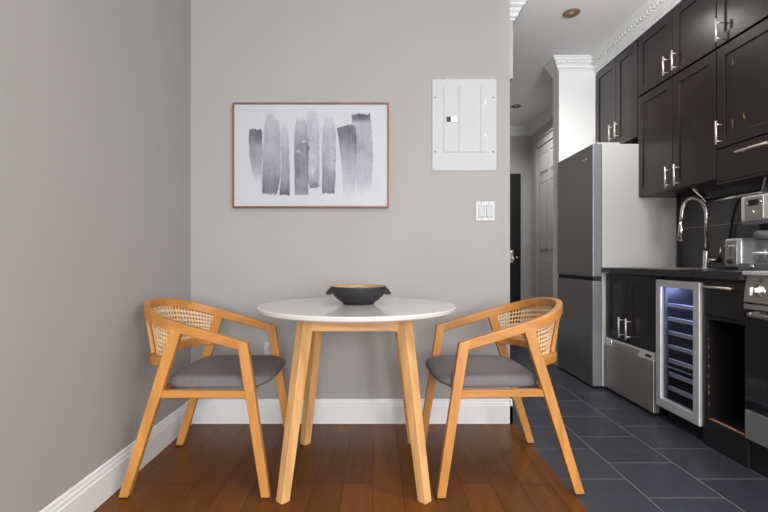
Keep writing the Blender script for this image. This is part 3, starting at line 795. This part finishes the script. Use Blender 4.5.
# narrow base cabinet with a drawer and no door
y0, y1 = 2.092, 2.382
r = thing('base_cabinet', 'narrow dark base cabinet with a drawer and a missing door', 'kitchen cabinet', (2.0, 2.25, 0), 'espresso base cabinets')
c = B()
c.box(XBF+.002, 2.26, y0, y0+.018, 0, .871); c.box(XBF+.002, 2.26, y1-.018, y1, 0, .871); c.box(2.24, 2.26, y0+.018, y1-.018, 0, .871)
c.box(XBF+.02, 2.24, y0+.018, y1-.018, .128, .144); c.box(XBF+.002, XBF+.02, y0+.018, y1-.018, .66, .676); c.box(XBF+.002, XBF+.02, y0+.018, y1-.018, .856, .871)
obj('carcass', c, M_cab_in, r)
obj('plinth', B().box(XBF, XBF+.02, y0+.001, y1-.002, 0, .144, .001, 1), M_base, r)
obj('stile', B().box(XBF, XBF+.012, y1-.042, y1-.002, .145, .672, .001, 1), M_base, r)
tag(obj('bare_edge', B().box(XBF-.0005, XBF+.018, y0+.02, y1-.044, .1445, .147), M_raw, r), 'bare wood edge of the opening')
rr = random.Random(5)
for k in range(9):
    z = .2+k*.05+rr.uniform(0, .02)
    tag(obj('chipped_spot', B().box(XBF, XBF+.004, y1-.0435-rr.uniform(.0003, .0015), y1-.0415, z, z+rr.uniform(.005, .018)), M_raw, r), 'pale chip on the opening edge')
d = obj('drawer', B().box(XBF, XBF+.02, y0+.003, y1-.003, .68, .855, .002), M_base, r)
obj('handle', bar_h(XBF, .828, 2.15, 2.325), M_nickel, d)

# range
y0, y1 = 1.33, 2.088
rg = thing('range', 'stainless range with control knobs and black glass oven door at the right edge', 'stove', (2.0, (y0+y1)/2, 0))
obj('body', B().box(1.735, 2.255, y0, y1, .02, .895, .003), M_steel, rg)
obj('cooktop', B().box(1.686, 2.255, y0, y1+.001, .896, .915, .004), M_lsteel, rg)
cp = obj('control_panel', B().hexa([(1.692, y0, .772), (1.735, y0, .772), (1.735, y1, .772), (1.692, y1, .772)], [(1.706, y0, .895), (1.735, y0, .895), (1.735, y1, .895), (1.706, y1, .895)], .003), M_steel, rg)
for y in (2.003, 1.862, 1.73, 1.608, 1.485):
    k = obj('knob', B().lathe([(0, -.040), (.017, -.039), (.019, -.034), (.021, -.008), (.027, -.006), (.028, 0)], (1.699, y, .826), 'X', 28), M_chrome, cp)
    obj('grip', B().box(1.650, 1.662, y-.005, y+.005, .808, .844, .002), M_lsteel, k)
    obj('mark', B().lathe([(.008, -.002), (.010, -.002), (.010, .002), (.008, .002)], (1.7025, y, .874), 'X', 20), M_greypl, cp)
od = obj('oven_door', B().box(1.696, 1.735, y0+.002, y1-.002, .292, .764, .005), M_oglass, rg)
obj('door_trim', B().box(1.692, 1.70, y0+.002, y1-.002, .742, .764, .002), M_steel, od)
hb = B().tube([(1.650, y0+.05, .722), (1.645, (y0+y1)/2, .716), (1.665, y1-.075, .722)], .011, 14)
for y in (y0+.055, y1-.08): hb.tube([(1.65, y, .722), (1.697, y, .728)], .009, 10)
obj('oven_handle', hb, M_steel, od)
obj('door_window', B().box(1.6945, 1.697, y0+.12, y1-.12, .38, .64, .001), M_display, od)
obj('storage_drawer', B().box(1.697, 1.735, y0+.002, y1-.002, .145, .278, .004), M_fgrey, rg)
obj('plinth', B().box(1.725, 2.2, y0+.004, y1-.004, 0, .143), M_black, rg)
for y in (1.55, 1.93):
    for x in (1.84, 2.10):
        g = B()
        g.lathe([(0, .928), (.035, .927), (.04, .915)], (x, y, 0), n=24)
        for a in range(4):
            c_, s_ = math.cos(a*PI/2), math.sin(a*PI/2)
            g.tube([(x+.03*c_, y+.03*s_, .938), (x+.10*c_, y+.10*s_, .938), (x+.10*c_, y+.10*s_, .915)], .005, 6)
        obj('burner', g, M_iron, rg)

# ------------------------------------------------------------------ light: daylight through the window behind the camera, plus added fill lights
def area(name, loc, rot, sx, sy, power, col):
    l = bpy.data.lights.new(name, 'AREA'); l.shape = 'RECTANGLE'; l.size = sx; l.size_y = sy; l.energy = power; l.color = col
    o = bpy.data.objects.new(name, l); COL.objects.link(o); o.location = loc; o.rotation_euler = rot
    return o
area('window_daylight', (.75, YR-.03, 1.55), (math.radians(90), 0, 0), 2.2, 2.0, 205, (.97, .985, 1))
area('side_fill_light', (XR+.04, -2.25, 1.55), (math.radians(90), 0, math.radians(90)), 2.1, 1.7, 110, (1, .985, .96))  # added fill from the unseen side opening, brightens the left wall
def spot(name, loc, rot, p, ang, soft, col):
    l = bpy.data.lights.new(name, 'SPOT'); l.energy = p; l.spot_size = math.radians(ang); l.spot_blend = 1; l.shadow_soft_size = soft; l.color = col
    o = bpy.data.objects.new(name, l); COL.objects.link(o); o.location = loc; o.rotation_euler = rot
for (x, y, p) in ((1.42, 3.3, 36), (1.63, 5.3, 48), (1.35, 1.2, 45)):  # last spot is an added fill without a fixture, brightens the kitchen
    spot('ceiling_and_fill_spot', (x, y, CEIL-.02), (0, 0, 0), p, 150, .05, (1, .97, .93))
# added upward fill light out of view, brightens the ceiling
spot('up_fill_spot', (1.4, .5, .95), (PI, 0, 0), 330, 100, .2, (1, .995, .985))
# added unseen fill spot under the kitchen ceiling, brightens the white pillar
spot('pillar_fill_spot', (1.45, 1.9, 2.35), (math.radians(97), 0, 0), 52, 92, .1, (1, .99, .97))
cl = bpy.data.lights.new('cooler_glow', 'POINT'); cl.energy = 5; cl.color = (.42, .48, 1); cl.shadow_soft_size = .03
o = bpy.data.objects.new('cooler_glow', cl); COL.objects.link(o); o.location = (1.87, 2.57, .80)

w = bpy.data.worlds.new('sky'); SC.world = w; w.use_nodes = True
w.node_tree.nodes['Background'].inputs['Color'].default_value = (.8, .88, 1, 1)
w.node_tree.nodes['Background'].inputs['Strength'].default_value = 1.0

# ------------------------------------------------------------------ camera
cam = bpy.data.cameras.new('camera'); co_ = bpy.data.objects.new('camera', cam); COL.objects.link(co_)
co_.location = (0, 0, H); co_.rotation_euler = (math.radians(90), 0, 0)
cam.sensor_width = 36; cam.lens = 36*452/768; cam.shift_x = 7/768; cam.shift_y = 4/768; cam.clip_start = .05
SC.camera = co_
SC.view_settings.view_transform = 'Standard'; SC.view_settings.look = 'None'; SC.view_settings.gamma = 1; SC.view_settings.use_curve_mapping = False
SC.view_settings.exposure = 0.36
SC.cycles.use_denoising = True
SC.cycles.max_bounces = 10; SC.cycles.diffuse_bounces = 6; SC.cycles.glossy_bounces = 5; SC.cycles.transparent_max_bounces = 12
